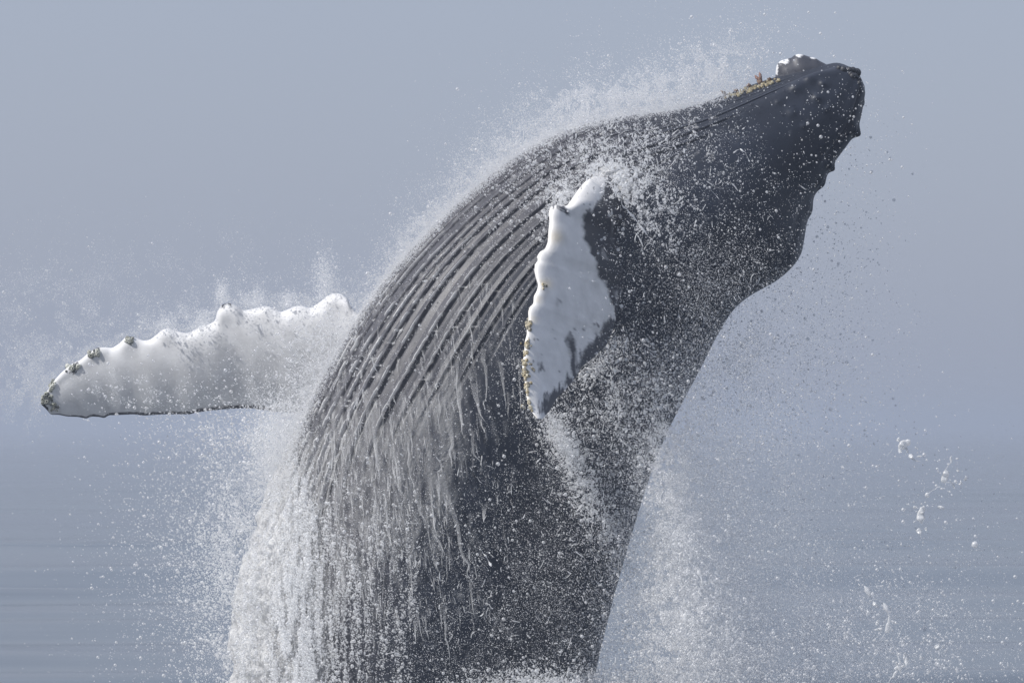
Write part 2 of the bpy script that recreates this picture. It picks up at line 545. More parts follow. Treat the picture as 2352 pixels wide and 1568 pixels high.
def near_colour(dx, dy, c, s, back):
    wx = dx + 22 * (fbm(dx / 16., dy / 34., seed=11) - .5) + 8 * (fbm(dx / 3., dy / 14., seed=18, oct=2) - .5); wy = dy + 30 * (fbm(dx / 10., dy / 40., seed=12) - .5) + 26 * (fbm(dx / 3.5, dy / 60., seed=19, oct=2) - .5)
    col = np.tile(np.array([.80, .79, .775]), (len(dx), 1)) * (0.94 + .08 * fbm(dx / 30., dy / 30., seed=13))[:, None]
    patches = [[(1388, 395), (1384, 428), (1372, 462), (1336, 505), (1344, 540), (1362, 590), (1384, 640), (1404, 690), (1413, 720), (1450, 720), (1450, 380)],
               [(1340, 808), (1380, 766), (1402, 728), (1440, 730), (1420, 800), (1345, 862), (1326, 845)],
               [(1302, 768), (1320, 786), (1330, 862), (1318, 880), (1306, 830)],
               [(1248, 908), (1290, 884), (1300, 912), (1256, 968), (1236, 948)],
               [(1300, 860), (1312, 868), (1306, 892), (1294, 888)],
               [(1264, 466), (1290, 470), (1312, 487), (1304, 491), (1282, 482), (1262, 478)],
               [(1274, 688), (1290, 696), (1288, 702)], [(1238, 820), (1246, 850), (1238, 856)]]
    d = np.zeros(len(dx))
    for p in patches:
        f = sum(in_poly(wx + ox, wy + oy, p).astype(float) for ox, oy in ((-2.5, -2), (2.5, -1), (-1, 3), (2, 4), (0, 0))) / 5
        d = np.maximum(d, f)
    d = np.where(back, 1.0, d)
    spots = sstep(.91, .94, vnoise(dx / 5., dy / 12., seed=14)) * sstep(.5, .6, vnoise(dx / 60., dy / 60., seed=15))
    d = np.maximum(d, spots * .8)
    lightbits = sstep(.62, .72, fbm(dx / 12., dy / 45., seed=16)) * .35
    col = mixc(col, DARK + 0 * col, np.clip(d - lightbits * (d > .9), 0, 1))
    tan = np.exp(-((dx - 1280) ** 2 + (dy - 545) ** 2) / 260.) + np.exp(-((dx - 1258) ** 2 + (dy - 652) ** 2) / 160.)
    tan = tan + sstep(.55, .7, vnoise(dx / 15., dy / 15., seed=17)) * np.exp(-((c - .05) / .08) ** 2) * .5 * (s > .5)
    return mixc(col, TAN + 0 * col, np.clip(tan * (d < .5) * .55, 0, 1))

def far_colour(dx, dy, c, s, back):
    col = np.tile(WHITE * .9, (len(dx), 1)) * (0.94 + .1 * fbm(dx / 40., dy / 40., seed=23))[:, None]
    n = fbm(dx / 9., dy / 9., seed=24)
    d = sstep(.955, .975, c + .03 * (n - .5)) * .95
    tip = ((dx - 88) + (dy - 960) * -.38) < 26 + 22 * (n - .5)
    d = np.maximum(d, tip * sstep(.42, .5, n + .12))
    d = np.maximum(d, (np.hypot(dx - 514, (dy - 699) * 2) < 17) * sstep(.45, .5, n))
    d = np.maximum(d, (np.hypot(dx - 166, dy - 842) < 16) * sstep(.45, .5, n))
    d = np.maximum(d, (np.hypot(dx - 215, dy - 806) < 14) * sstep(.5, .55, n))
    d = np.maximum(d, (np.hypot(dx - 296, dy - 776) < 12) * sstep(.5, .55, n))
    return mixc(col, DARK + 0 * col, np.clip(d, 0, 1))

def chin_colour(dx, dy, c, s, back):
    col = np.tile(DARK * 1.15, (len(dx), 1))
    n = fbm(dx / 7., dy / 7., seed=31)
    w = (np.hypot((dx - 1797) / 20., (dy - 141) / 7.) < .35 + .9 * n) | (np.hypot((dx - 1836) / 9., (dy - 126) / 5.) < .6 + .8 * n) \
        | ((dx < 1784 + 6 * n) & (dy < 172)) | (np.hypot((dx - 1868) / 7., (dy - 133) / 3.) < .5 + .7 * n)
    return mixc(col, WHITE + 0 * col, w.astype(float))

near_lead = [(1395, 396), (1377, 403), (1360, 407), (1345, 416), (1330, 433), (1317, 452), (1303, 472), (1290, 474), (1276, 470), (1264, 474), (1260, 490), (1262, 510), (1259, 535), (1258, 556), (1252, 572),
             (1240, 578), (1233, 590), (1236, 598), (1229, 606), (1227, 622), (1231, 640), (1236, 655), (1233, 668), (1226, 680), (1225, 698), (1217, 704), (1213, 716), (1214, 736),
             (1209, 745), (1210, 768), (1205, 785), (1204, 815), (1199, 835), (1201, 860), (1207, 885), (1209, 910), (1214, 932), (1224, 950), (1234, 962)]
near_trail = [(1412, 398), (1420, 412), (1430, 450), (1437, 500), (1438, 560), (1436, 630), (1424, 690), (1415, 725), (1409, 756), (1393, 793), (1362, 822), (1335, 843), (1317, 875), (1300, 893), (1280, 912),
              (1262, 944), (1246, 962)]
far_lead = [(960, 712), (900, 716), (850, 724), (822, 722), (808, 706), (797, 683), (783, 674), (767, 673), (750, 680), (735, 694), (712, 708), (694, 702), (676, 703), (660, 711), (644, 717), (630, 708), (611, 702), (590, 707), (560, 713),
            (546, 703), (527, 695), (508, 700), (499, 716), (494, 736), (480, 745), (460, 748), (446, 758), (432, 765), (418, 763), (406, 760), (386, 753), (372, 757), (358, 770), (345, 780), (330, 782), (315, 777),
            (303, 772), (288, 774), (275, 788), (258, 799), (240, 797), (222, 798), (203, 810), (184, 827), (170, 832), (156, 842), (140, 856), (124, 874), (108, 898), (97, 913), (93, 926)]
far_trail = [(990, 935), (900, 950), (760, 948), (678, 948), (628, 945), (577, 937), (527, 938), (480, 943), (450, 947), (436, 951), (376, 951), (330, 954), (308, 951), (262, 953), (250, 953), (240, 960), (228, 957), (210, 956), (198, 961), (180, 957),
             (154, 956), (135, 952), (117, 952), (104, 937), (96, 930)]
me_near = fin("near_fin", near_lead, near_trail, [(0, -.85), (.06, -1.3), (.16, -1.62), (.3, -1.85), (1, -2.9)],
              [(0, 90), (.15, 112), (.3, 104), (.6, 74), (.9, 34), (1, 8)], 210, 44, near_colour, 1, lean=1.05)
me_far = fin("far_fin", far_lead, far_trail, [(0, .5), (.2, .8), (1, 1.25)], [(0, 90), (.2, 86), (.6, 60), (.9, 30), (1, 6)], 260, 44, far_colour, 1, lean=0.26)
chin_lead = [(1772, 190), (1781, 176), (1782, 160), (1784, 149), (1792, 140), (1806, 136), (1818, 133), (1826, 126), (1836, 124), (1848, 127), (1860, 131), (1872, 133), (1884, 141), (1902, 150), (1925, 165)]
chin_trail = [(1784, 205), (1800, 205), (1830, 200), (1860, 195), (1890, 188), (1920, 180), (1930, 172)]
me_chin = fin("chin_plate", chin_lead, chin_trail, [(0, .06), (1, .03)], [(0, 40), (.1, 66), (.5, 80), (1, 30)], 60, 24, chin_colour, 1, pw=(.5, .5))

whale = obj("humpback_whale", me_trunk, SKIN, label="dark grey humpback whale breaching out of the sea with white flippers spread", category="whale")
print("volumes", [round(outward(m), 3) for m in (me_trunk, me_near, me_far, me_chin)])
for m in (me_near, me_far, me_chin):
    m.materials.append(SKIN)
    o = obj("tmp", m)
    md = whale.modifiers.new("u", 'BOOLEAN'); md.operation = 'UNION'; md.object = o; md.solver = 'MANIFOLD'
dg = bpy.context.evaluated_depsgraph_get()
joined = bpy.data.meshes.new_from_object(whale.evaluated_get(dg))
whale.modifiers.clear()
for o in [o for o in COL.objects if o.name.startswith("tmp")]:
    bpy.data.objects.remove(o)
whale.data = joined
joined.name = "whale_body"
# seam vertices made by the union take the colour of the nearest skin
from mathutils.kdtree import KDTree
sk = np.empty(len(joined.vertices) * 4, np.float32); joined.attributes["skin"].data.foreach_get("color", sk); sk = sk.reshape(-1, 4)
co = np.empty(len(joined.vertices) * 3, np.float32); joined.vertices.foreach_get("co", co); co = co.reshape(-1, 3)
bad = np.where(sk[:, 0] > .97)[0]
lo_, hi_ = co[bad].min(0) - .1, co[bad].max(0) + .1
good = np.where((sk[:, 0] <= .97) & ((co > lo_) & (co < hi_)).all(1))[0]
kd = KDTree(len(good))
for j, i in enumerate(good):
    kd.insert(co[i], int(i))
kd.balance()
for i in bad:
    sk[i] = sk[kd.find(co[i])[1]]
joined.attributes["skin"].data.foreach_set("color", sk.ravel())
print("whale", len(joined.vertices), [a.name for a in joined.attributes])

# ------------------------------------------------------------------ whale: barnacles, knobs
def dome(c, r, h, axis, nseg=9, crater=True):
    """one acorn barnacle: a ribbed truncated cone with a dark mouth"""
    axis = Vector(axis).normalized(); q = axis.to_track_quat('Z', 'Y')
    prof = [(1.0, -.3), (.92, .35), (.62, .9), (.42, 1.0), (.30, .7), (.0, .6)] if crater else [(1, -.4), (.97, .2), (.75, .7), (.4, .95), (.2, 1.0), (0, 1.02)]
    V, colr = [], []
    for pr, pz in prof[:-1]:
        for i in range(nseg):
            a = 2 * math.pi * i / nseg
            rr = r * pr * (1 + (.10 if i % 2 else -.06) * (1 if crater else 0))
            v = q @ Vector((rr * math.cos(a), rr * math.sin(a), h * pz))
            V.append((c[0] + v.x, c[1] + v.y, c[2] + v.z))
    v = q @ Vector((0, 0, h * prof[-1][1])); V.append((c[0] + v.x, c[1] + v.y, c[2] + v.z))
    F = []
    for k in range(4):
        for i in range(nseg):
            j = (i + 1) % nseg
            F.append([k * nseg + i, k * nseg + j, (k + 1) * nseg + j, (k + 1) * nseg + i])
    for i in range(nseg):
        F.append([4 * nseg + i, 4 * nseg + (i + 1) % nseg, 5 * nseg])
    return V, F

wv = np.empty(len(joined.vertices) * 3, np.float32); joined.vertices.foreach_get("co", wv); wv = wv.reshape(-1, 3).astype(float)
wn = np.empty(len(joined.vertices) * 3, np.float32); joined.vertices.foreach_get("normal", wn); wn = wn.reshape(-1, 3).astype(float)
wx, wy = unW(wv)
def pick_front(dx, dy, ymin=-9, ymax=9, rad=7):
    """front-most whale vertex near (dx, dy), else the closest one"""
    ok = (wv[:, 1] > ymin) & (wv[:, 1] < ymax)
    d = np.where(ok, np.hypot(wx - dx, wy - dy), 1e9)
    near = np.where(d < rad)[0]
    i = near[np.argmin(wv[near, 1])] if len(near) else int(np.argmin(d))
    return wv[i], wn[i]

def cluster(name, spots, size, ymin, ymax, colours, label=None, crater=True, up=.4):
    V, F, C = [], [], []
    for dx, dy in spots:
        p, nrm = pick_front(dx, dy, ymin, ymax)
        r = size * rng.uniform(.6, 1.35)
        ax = nrm + rng.normal(0, .25, 3) + np.array([0, -.35, up * .3])
        v, f = dome(p, r, r * rng.uniform(.7, 1.2), ax, crater=crater)
        o = len(V)
        V += v; F += [[o + i for i in g] for g in f]
        col = np.array(colours[rng.integers(len(colours))]) * rng.uniform(.8, 1.2)
        cc = np.tile(col, (len(v), 1))
        if crater:
            cc[-10:] *= .35
        C.append(cc)
    me = mesh_from(name, V, F, smooth=not crater)
    attr_col(me, "skin", np.concatenate(C))
    o = obj(name, me, SHELL, whale)
    o["kind"] = "stuff"
    if label:
        o["label"] = label
    return o

def around(cx, cy, sx, sy, n, ang=0):
    a = rng.normal(0, 1, (n, 2)).clip(-1.7, 1.7) * (sx, sy)
    c, s_ = math.cos(ang), math.sin(ang)
    return [(cx + c * u - s_ * v, cy + s_ * u + c * v) for u, v in a]

SHELLC = [(.50, .45, .34), (.60, .55, .42), (.36, .33, .26), (.45, .38, .24)]
GREYC = [(.42, .43, .39), (.55, .56, .50), (.16, .17, .16), (.30, .31, .27)]
for cx, cy, sx, sy, n in [(1215, 741, 7, 7, 14), (1212, 793, 9, 10, 22), (1213, 850, 10, 17, 34), (1211, 885, 6, 9, 10), (1214, 925, 5, 14, 14), (1257, 655, 6, 3, 5)]:
    cluster("barnacle_cluster", around(cx, cy, sx, sy, n), .014, -4, -1.4, SHELLC, "tan barnacles on the front edge of the near flipper")
for cx, cy, sx, sy, n in [(104, 918, 8, 9, 20), (113, 893, 4, 14, 16), (122, 940, 7, 5, 9), (163, 842, 9, 6, 16), (216, 808, 9, 6, 18), (293, 776, 7, 4, 12)]:
    cluster("barnacle_cluster", around(cx, cy, sx, sy, n), .018, -.2, 4, GREYC, "grey barnacles on the front edge of the far flipper")
row = [(x + rng.normal(0, 1.5), np.interp(x, [1660, 1690, 1720, 1760, 1790], [216, 208, 198, 183, 175]) + rng.normal(2.5, 3)) for x in rng.uniform(1668, 1790, 110)]
cluster("barnacle_row", row, .012, -.6, .2, [(.36, .31, .20), (.44, .40, .28), (.25, .21, .13)], "yellowish barnacles crusted along the throat", up=1)

def stalked(dx, dy, lean, length, seed):
    """a tuft of stalked barnacles: forked fleshy stems"""
    r = np.random.default_rng(seed)
    p, nrm = pick_front(dx, dy, -.5, .3)
    V, F = [], []
    for b in range(r.integers(4, 7)):
        d = np.array([lean + r.normal(0, .3), r.normal(0, .25), 1.0]); d /= np.linalg.norm(d)
        L = length * r.uniform(.55, 1.1)
        rr = [.006, .007, .010, .013, .003]
        o = len(V)
        for k in range(5):
            c = p + d * L * k / 4 + r.normal(0, .003, 3)
            for i in range(6):
                a = i * math.pi / 3
                V.append((c[0] + rr[k] * math.cos(a), c[1] + rr[k] * math.sin(a), c[2]))
        F += [[o + k * 6 + i, o + k * 6 + (i + 1) % 6, o + k * 6 + 6 + (i + 1) % 6, o + k * 6 + 6 + i] for k in range(4) for i in range(6)]
        F.append([o + 24 + i for i in range(6)])
    me = mesh_from("stalked_barnacle", V, F)
    attr_col(me, "skin", np.tile([.26, .15, .12] if length > .06 else [.22, .15, .11], (len(V), 1)))
    obj("stalked_barnacle", me, SHELL, whale)
stalked(1748, 188, -.45, .10, 1); stalked(1741, 190, -.2, .06, 2); stalked(1722, 197, -.9, .05, 3)
stalked(1667, 214, -.7, .055, 4); stalked(1695, 206, -.9, .04, 5); stalked(1770, 180, -.8, .045, 6)

for dx, dy, r in [(1929, 149, .024), (1938, 152, .03), (1948, 154, .028), (1951, 163, .022), (1958, 155, .034), (1966, 159, .037), (1972, 166, .034), (1955, 168, .028), (1976, 178, .026), (1968, 172, .024), (1978, 190, .02)]:
    p, nrm = pick_front(dx, dy + 3, -1, .12, rad=5)
    v, f = dome(p, r, r * .95, nrm + np.array([.2, -.2, .5]), nseg=12, crater=False)
    me = mesh_from("tubercle", v, f)
    attr_col(me, "skin", np.tile([.035, .037, .045], (len(v), 1)))
    obj("tubercle", me, SKIN, whale)

# ------------------------------------------------------------------ water running off the whale
def gauss(x, y, cx, cy, sx, sy):
    return np.exp(-((x - cx) / sx) ** 2 / 2 - ((y - cy) / sy) ** 2 / 2)

LY, LX = SL[::-1, 1], SL[::-1, 0]
def core_edge(y):
    """right-hand limit of the solid white water, measured from the belly's edge"""
    return np.interp(y, LY, LX) + np.interp(y, [860, 960, 1060, 1200, 1350, 1568, 2100], [-30, 6, 34, 78, 118, 150, 160])

def froth(x, y):
    return (.62 * gauss(x, y, 960, 1030, 95, 130) + .55 * gauss(x, y, 850, 1130, 110, 150) + .42 * gauss(x, y, 1050, 900, 50, 110)
            + .35 * gauss(x, y, 1130, 760, 35, 130) + .30 * gauss(x, y, 980, 1200, 110, 120) + .25 * gauss(x, y, 820, 1350, 120, 180) + .5 * gauss(x, y, 770, 1180, 60, 190)).clip(0, .85)

def build_film():
    th = np.r_[np.linspace(-.95, -.1, 70, endpoint=False), np.linspace(-.1, 1.35, 460, endpoint=False), np.linspace(1.35, 2.95, 150)]
    t = np.linspace(TK[1] + 60, TK[16], 640)
    T, H = np.meshgrid(t, th, indexing='ij')
    P, N = surf(T, H)
    x, y = unW(P)
    e = core_edge(y)
    core = sstep(-50, 34, e - x) * (.5 * sstep(860, 1020, y) + .5 * sstep(1020, 1250, y))
    sh = x - .10 * (y - 1000)
    st = fbm(sh / 15. + 2.0 * vnoise(x / 60., y / 60., seed=71), y / 95., seed=72, oct=4)
    st2 = fbm(x / 5., y / 22., seed=73, oct=3)
    C = core * 1.15 + froth(x, y) * 1.0
    cov = sstep(0, .34, C - st) * (.34 + .5 * core) * (.4 + .85 * st2)
    core_c = sstep(.15, .75, core * 1.2 - st * .8) * (.35 + .9 * st2)
    cov = np.maximum(cov, core_c)
    # foam caught on the lips of the throat pleats
    tw_ = H
    p = (tw_ + theta_shift(T, tw_)) / GROOVE
    k = np.round(p)
    lipw = .025 + .04 * vnoise(T / 9., k * 5.3, seed=80)
    lo = .20 + .07 * (vnoise(T / 14., k * 2.7, seed=81) - .5)
    lip = np.exp(-((p - k + lo) / lipw) ** 2) * sstep(.34, .56, fbm(T / 30., k * 9.1, seed=82, oct=3))
    lip2 = np.exp(-((p - k - lo) / lipw) ** 2) * sstep(.66, .78, fbm(T / 22., k * 7.7, seed=83, oct=3))
    bars = sstep(.90, .94, vnoise(T / 6., k * 11.3, seed=84)) * (np.abs(p - k) < .25)
    reg = np.clip(1.2 * gauss(x, y, 870, 850, 130, 150) + .7 * gauss(x, y, 1050, 650, 100, 120) + 1.1 * gauss(x, y, 770, 1040, 90, 120), 0, 1)
    g = np.maximum(np.maximum(lip, .8 * lip2), .7 * bars) * reg * groove_env(T, k)
    cov = np.maximum(cov, .95 * g)
    # webs of foam over the throat, round the flipper's root and on the shoulder
    def web(sx, sy, seed, w):
        f = fbm(x / sx + 1.5 * vnoise(x / 40, y / 40, seed=seed + 5), y / sy + P[..., 1] * 6, seed=seed, oct=2)
        return 1 - sstep(0, w, np.abs(f - .5))
    wreg = np.clip(.9 * gauss(x, y, 1360, 330, 90, 40) + .8 * gauss(x, y, 1480, 300, 110, 35) + .45 * gauss(x, y, 1220, 430, 90, 70) + .45 * gauss(x, y, 1000, 580, 60, 90)
                   + .5 * gauss(x, y, 1480, 430, 90, 70) + .4 * gauss(x, y, 1600, 430, 60, 90) + .7 * gauss(x, y, 800, 800, 60, 120), 0, 1)
    cov = np.maximum(cov, web(16., 13., 90, .05) * wreg * sstep(.45, .62, fbm(x / 20., y / 20., seed=95, oct=2)) * .85)
    rootm = np.clip(gauss(x, y, 1400, 398, 42, 26) + .8 * gauss(x, y, 1300, 470, 30, 36) + .7 * gauss(x, y, 1450, 440, 36, 30), 0, 1)
    cov = np.maximum(cov, sstep(.25, .6, rootm * 1.0 + fbm(x / 9., y / 7., seed=97) - .82) * rootm)
    # thin sheen of foam streaks on the rest of the belly
    cov = np.maximum(cov, .35 * sstep(.62, .78, fbm(sh / 7., y / 36., seed=99, oct=3)) * np.clip(gauss(x, y, 950, 900, 200, 260) + .8 * gauss(x, y, 1000, 1400, 260, 200), 0, 1))
    cov = np.clip(cov, 0, 1)
    swell = .21 * sstep(900, 1420, y) * (1 - sstep(.25, .95, H)) * (.55 + .9 * fbm(x / 40., y / 90., seed=101, oct=3))
    off = .010 + .018 * cov + swell + core * .05 * (st2 - .4) + .03 * froth(x, y) * st2
    P = P + N * off[..., None]
    nr_, nc_ = T.shape
    F = grid_quads(nr_, nc_)
    cf = cov.ravel()
    keep = cf[F].max(1) > .03
    F = F[keep]
    used = np.unique(F); remap = np.full(nr_ * nc_, -1); remap[used] = np.arange(len(used))
    me = mesh_from("water_film", P.reshape(-1, 3)[used], remap[F])
    attr_f(me, "cover", cf[used])
    obj("water_film", me, FILM, kind="stuff", label="frothy white water streaming down the whale's belly and throat pleats", category="water film")
    print("film faces", len(F))
build_film()

def ribbon_set(name, items, label, category, mat=None):
    """items: (xs, ys, Y, halfwidth array in survey units, cover array); each a rounded strip with belly towards the viewer"""
    V, F, C = [], [], []
    o = 0
    m = 6
    a = np.linspace(0, 2 * np.pi, m, endpoint=False)
    for xs, ys, Y, hw, cv in items:
        n = len(xs)
        tx, ty = np.gradient(xs), np.gradient(ys)
        l = np.hypot(tx, ty) + 1e-9
        nx, ny = -ty / l, tx / l
        X = xs[:, None] + nx[:, None] * hw[:, None] * np.cos(a)
        Yd = ys[:, None] + ny[:, None] * hw[:, None] * np.cos(a)
        D = Y[:, None] + np.minimum(hw, 3)[:, None] / PX * .7 * np.sin(a)
        V.append(W(X, Yd, D).reshape(-1, 3)); C.append(np.repeat(cv, m))
        F.append(grid_quads(n, m, wrap=True) + o)
        o += n * m
    V = np.concatenate(V); F = np.concatenate(F)
    me = mesh_from(name, V, F)
    attr_f(me, "cover", np.concatenate(C))
    obj(name, me, mat or FILM, kind="stuff", label=label, category=category)
    print(name, len(F))

def drip(x0, y0, L, w, shear, wig, seed, yoff=.03, head=.0, n=18, tooth=1.3):
    r = np.random.default_rng(seed)
    u = np.linspace(0, 1, n)
    ph = r.uniform(0, 50)
    xs = x0 + shear * L * u + wig * (vnoise(u * L / 22. + ph, ph, seed=3) - .5) * 2 * (0.3 + u)
    ys = y0 + L * u
    hw = w * (tooth * (1 - sstep(0, .55, u)) + (1 - u ** 1.8) + .03) * (.75 + .5 * vnoise(u * L / 9. + ph, 9.5, seed=4))
    Y = Yfront(xs, ys, -.15) - yoff - .05 * u - .02 * r.random()
    cv = np.clip(head + (1 - head) * sstep(.05, .95, u) ** 1.3, 0, 1) * r.uniform(.25, .72)
    return xs, ys, Y, hw, cv

items = []
N = 5200
cx = rng.uniform(640, 1180, N * 6); cy = rng.uniform(620, 1420, N * 6)
pr = froth(cx, cy) * 1.1 + .5 * sstep(-60, 60, core_edge(cy) - cx + 40) * (cy > 960) + .10 * gauss(cx, cy, 900, 1350, 180, 160)
cl = fbm(cx / 30., cy / 60., seed=111, oct=2)
sel = np.where(rng.random(N * 6) < pr * sstep(.35, .65, cl))[0][:800]
for i in sel:
    big = rng.random() < .12
    L = float(np.exp(rng.normal(3.5 if not big else 4.4, .45)))
    w = float(np.exp(rng.normal(.35, .45))) * (1.5 if big else 1)
    sh = np.interp(cx[i], [650, 800, 950, 1150], [-.12, .0, .14, .10]) + rng.normal(0, .06)
    items.append(drip(cx[i], cy[i], L, min(w, 5.5), sh, 3, i, yoff=rng.uniform(.03, .07)))
for x0, y0, L, w, sh in [(1010, 1080, 270, 5.5, .28), (985, 1160, 60, 4, .3), (905, 1000, 190, 4.5, .12), (860, 1150, 190, 3.2, .06), (905, 1180, 170, 3.0, -.05), (960, 1130, 70, 5, .2),
                         (1050, 870, 130, 5, .12), (1090, 880, 90, 5, .2), (1110, 800, 130, 3.5, .05), (1148, 830, 110, 3, .1), (1070, 950, 130, 4, .25), (1030, 960, 110, 5, .1), (1190, 820, 130, 2.5, .08),
                         (990, 1190, 90, 3, .3), (840, 1190, 160, 3, .1), (820, 1290, 180, 2.4, .15), (960, 1290, 120, 2.4, -.2), (1080, 1330, 90, 2.2, .1), (760, 1180, 240, 4, .0), (720, 1100, 300, 4, -.08),
                         (1165, 900, 60, 2.4, .1), (1230, 860, 100, 2, .05), (1420, 860, 110, 2, .0), (1440, 900, 80, 2, .05)]:
    items.append(drip(x0, y0, L, w, sh, 7, int(x0 * 7 + y0), yoff=.06, head=.25, n=40, tooth=.5))
ribbon_set("water_strands", items, "white fingers and strands of water hanging off the whale's belly", "water strands")

# ------------------------------------------------------------------ spray
def points_group():
    g = bpy.data.node_groups.new("drops", 'GeometryNodeTree')
    g.interface.new_socket("Geometry", in_out='INPUT', socket_type='NodeSocketGeometry')
    g.interface.new_socket("Geometry", in_out='OUTPUT', socket_type='NodeSocketGeometry')
    i = g.nodes.new("NodeGroupInput"); o = g.nodes.new("NodeGroupOutput")
    a = g.nodes.new("GeometryNodeInputNamedAttribute"); a.data_type = 'FLOAT'; a.inputs[0].default_value = "rad"
    p = g.nodes.new("GeometryNodeMeshToPoints")
    m = g.nodes.new("GeometryNodeSetMaterial"); m.inputs["Material"].default_value = DROP
    g.links.new(i.outputs[0], p.inputs[0]); g.links.new(a.outputs[0], p.inputs["Radius"])
    g.links.new(p.outputs[0], m.inputs[0]); g.links.new(m.outputs[0], o.inputs[0])
    return g
PG = points_group()
TOTAL = 0

def spray(name, parts, label):
    """parts: list of (dx, dy, Y, r[m])"""
    global TOTAL
    P = np.concatenate([W(a, b, c) for a, b, c, d in parts]); R = np.concatenate([d for a, b, c, d in parts])
    ok = P[:, 2] > 0.01
    P, R = P[ok], R[ok]
    me = bpy.data.meshes.new(name)
    me.vertices.add(len(P)); me.vertices.foreach_set("co", P.astype(np.float32).ravel())
    me.update()
    attr_f(me, "rad", R)
    o = obj(name, me, DROP, kind="stuff", label=label, category="spray")
    md = o.modifiers.new("drops", 'NODES'); md.node_group = PG
    TOTAL += len(P)

def radii(n, med, sig=.45, hi=.0145):
    fine = rng.random(n) < .68
    return np.minimum(med * np.where(fine, .58 * np.exp(rng.normal(0, .35, n)), 1.0 * np.exp(rng.normal(0, .52, n))), hi)

def clump(x, y, sx, sy, lo, hi, seed, shear=0.0):
    return rng.random(len(x)) < sstep(lo, hi, fbm((x - shear * y) / sx, y / sy, seed=seed, oct=3))

def blob(n, cx, cy, sx, sy, med, depth=None, ang=0, sig=.45, cl=None, front=None, hi=.0145):
    n = int(n * (1.7 if med < .006 else 1))
    u, v = rng.normal(0, sx, n), rng.normal(0, sy, n)
    c, s_ = math.cos(ang), math.sin(ang)
    x, y = cx + c * u - s_ * v, cy + s_ * u + c * v
    if cl:
        k = clump(x, y, *cl)
        x, y = x[k], y[k]
    if front is not None:
        Y = Yfront(x, y, -.3) - .03 - np.abs(rng.normal(0, front, len(x)))
    else:
        Y = rng.normal(depth[0], depth[1], len(x))
    return x, y, Y, radii(len(x), med, sig, hi)

def band(n, line, med, mean, side, depth, weights=None, cl=None, sig=.45, inset=-6):
    """drops thrown off a line: exponential fall-off with distance on one side"""
    n = int(n * 1.8)
    q = resample(line, 400)
    t = np.gradient(q, axis=0); t /= np.linalg.norm(t, axis=1)[:, None] + 1e-9
    nrm = np.stack([t[:, 1], -t[:, 0]], -1) * side
    u = np.linspace(0, 1, 400)
    w = np.ones(400) if weights is None else np.interp(u, *zip(*weights))
    i = rng.choice(400, n, p=w / w.sum())
    m = np.interp(u, *zip(*mean))[i] if isinstance(mean, list) else mean
    d = rng.exponential(1, n) * m + inset
    x = q[i, 0] + nrm[i, 0] * d + rng.normal(0, 5, n); y = q[i, 1] + nrm[i, 1] * d + rng.normal(0, 5, n)
    if cl:
        k = clump(x, y, *cl) | (d < 12)
        x, y = x[k], y[k]
    return x, y, rng.normal(depth[0], depth[1], len(x)), radii(len(x), med, sig)

def mist(n, cx, cy, sx, sy, depth=None, ang=0, cl=None, front=None, r=.0017):
    p = blob(int(n * .58 / 1.7) + 1, cx, cy, sx, sy, .001, depth, ang, .4, cl, front)
    return p[0], p[1], p[2], r * np.exp(rng.normal(0, .35, len(p[0])))

def mist_band(n, line, mean, side, depth, weights=None, cl=None, r=.0017, inset=-6):
    p = band(int(n * .62 / 1.8), line, .001, mean, side, depth, weights, cl, inset=inset)
    return p[0], p[1], p[2], r * np.exp(rng.normal(0, .35, len(p[0])))

belly_line = [(640, 1150), (694, 970), (762, 835), (845, 700), (935, 588), (1050, 470), (1200, 352), (1320, 294), (1440, 267), (1540, 255), (1640, 228), (1720, 200)]
spray("water_spray", [
    band(42000, belly_line, .0030, [(0, 16), (.25, 14), (.45, 22), (.6, 32), (.8, 42), (1, 50)], 1, (0, .45), [(0, .6), (.3, .45), (.45, .9), (.6, 1.1), (.85, 1.0), (.97, .5), (1, .2)], (22., 22., .25, .6, 201)),
    blob(6000, 1640, 160, 70, 42, .0032, (0.1, .5), ang=-.5, cl=(20., 20., .42, .62, 202)),
    blob(3000, 1560, 200, 90, 30, .0032, (0.1, .5), ang=-.3, cl=(20., 20., .42, .62, 203)),
    blob(5000, 1350, 225, 90, 34, .0030, (0.1, .5), ang=-.3, cl=(24., 24., .42, .62, 204)),
    blob(500, 1740, 70, 70, 50, .0035, (0, .6)),
    mist_band(150000, belly_line, [(0, 22), (.25, 16), (.45, 24), (.6, 34), (.8, 34), (1, 30)], 1, (0, .4), [(0, .8), (.3, .5), (.45, .9), (.6, 1.1), (.85, .9), (.97, .4), (1, .1)], (30., 30., .25, .6, 201)),
    mist(26000, 1630, 165, 60, 34, (0.1, .4), ang=-.55, cl=(22., 22., .40, .62, 202)), mist(22000, 1360, 228, 80, 28, (0.1, .4), ang=-.3, cl=(24., 24., .40, .62, 204)),
    mist(16000, 1500, 215, 70, 24, (0.1, .4), ang=-.3, cl=(20., 20., .40, .62, 203)),
], "fine white spray flung up along the whale's throat against the sky")

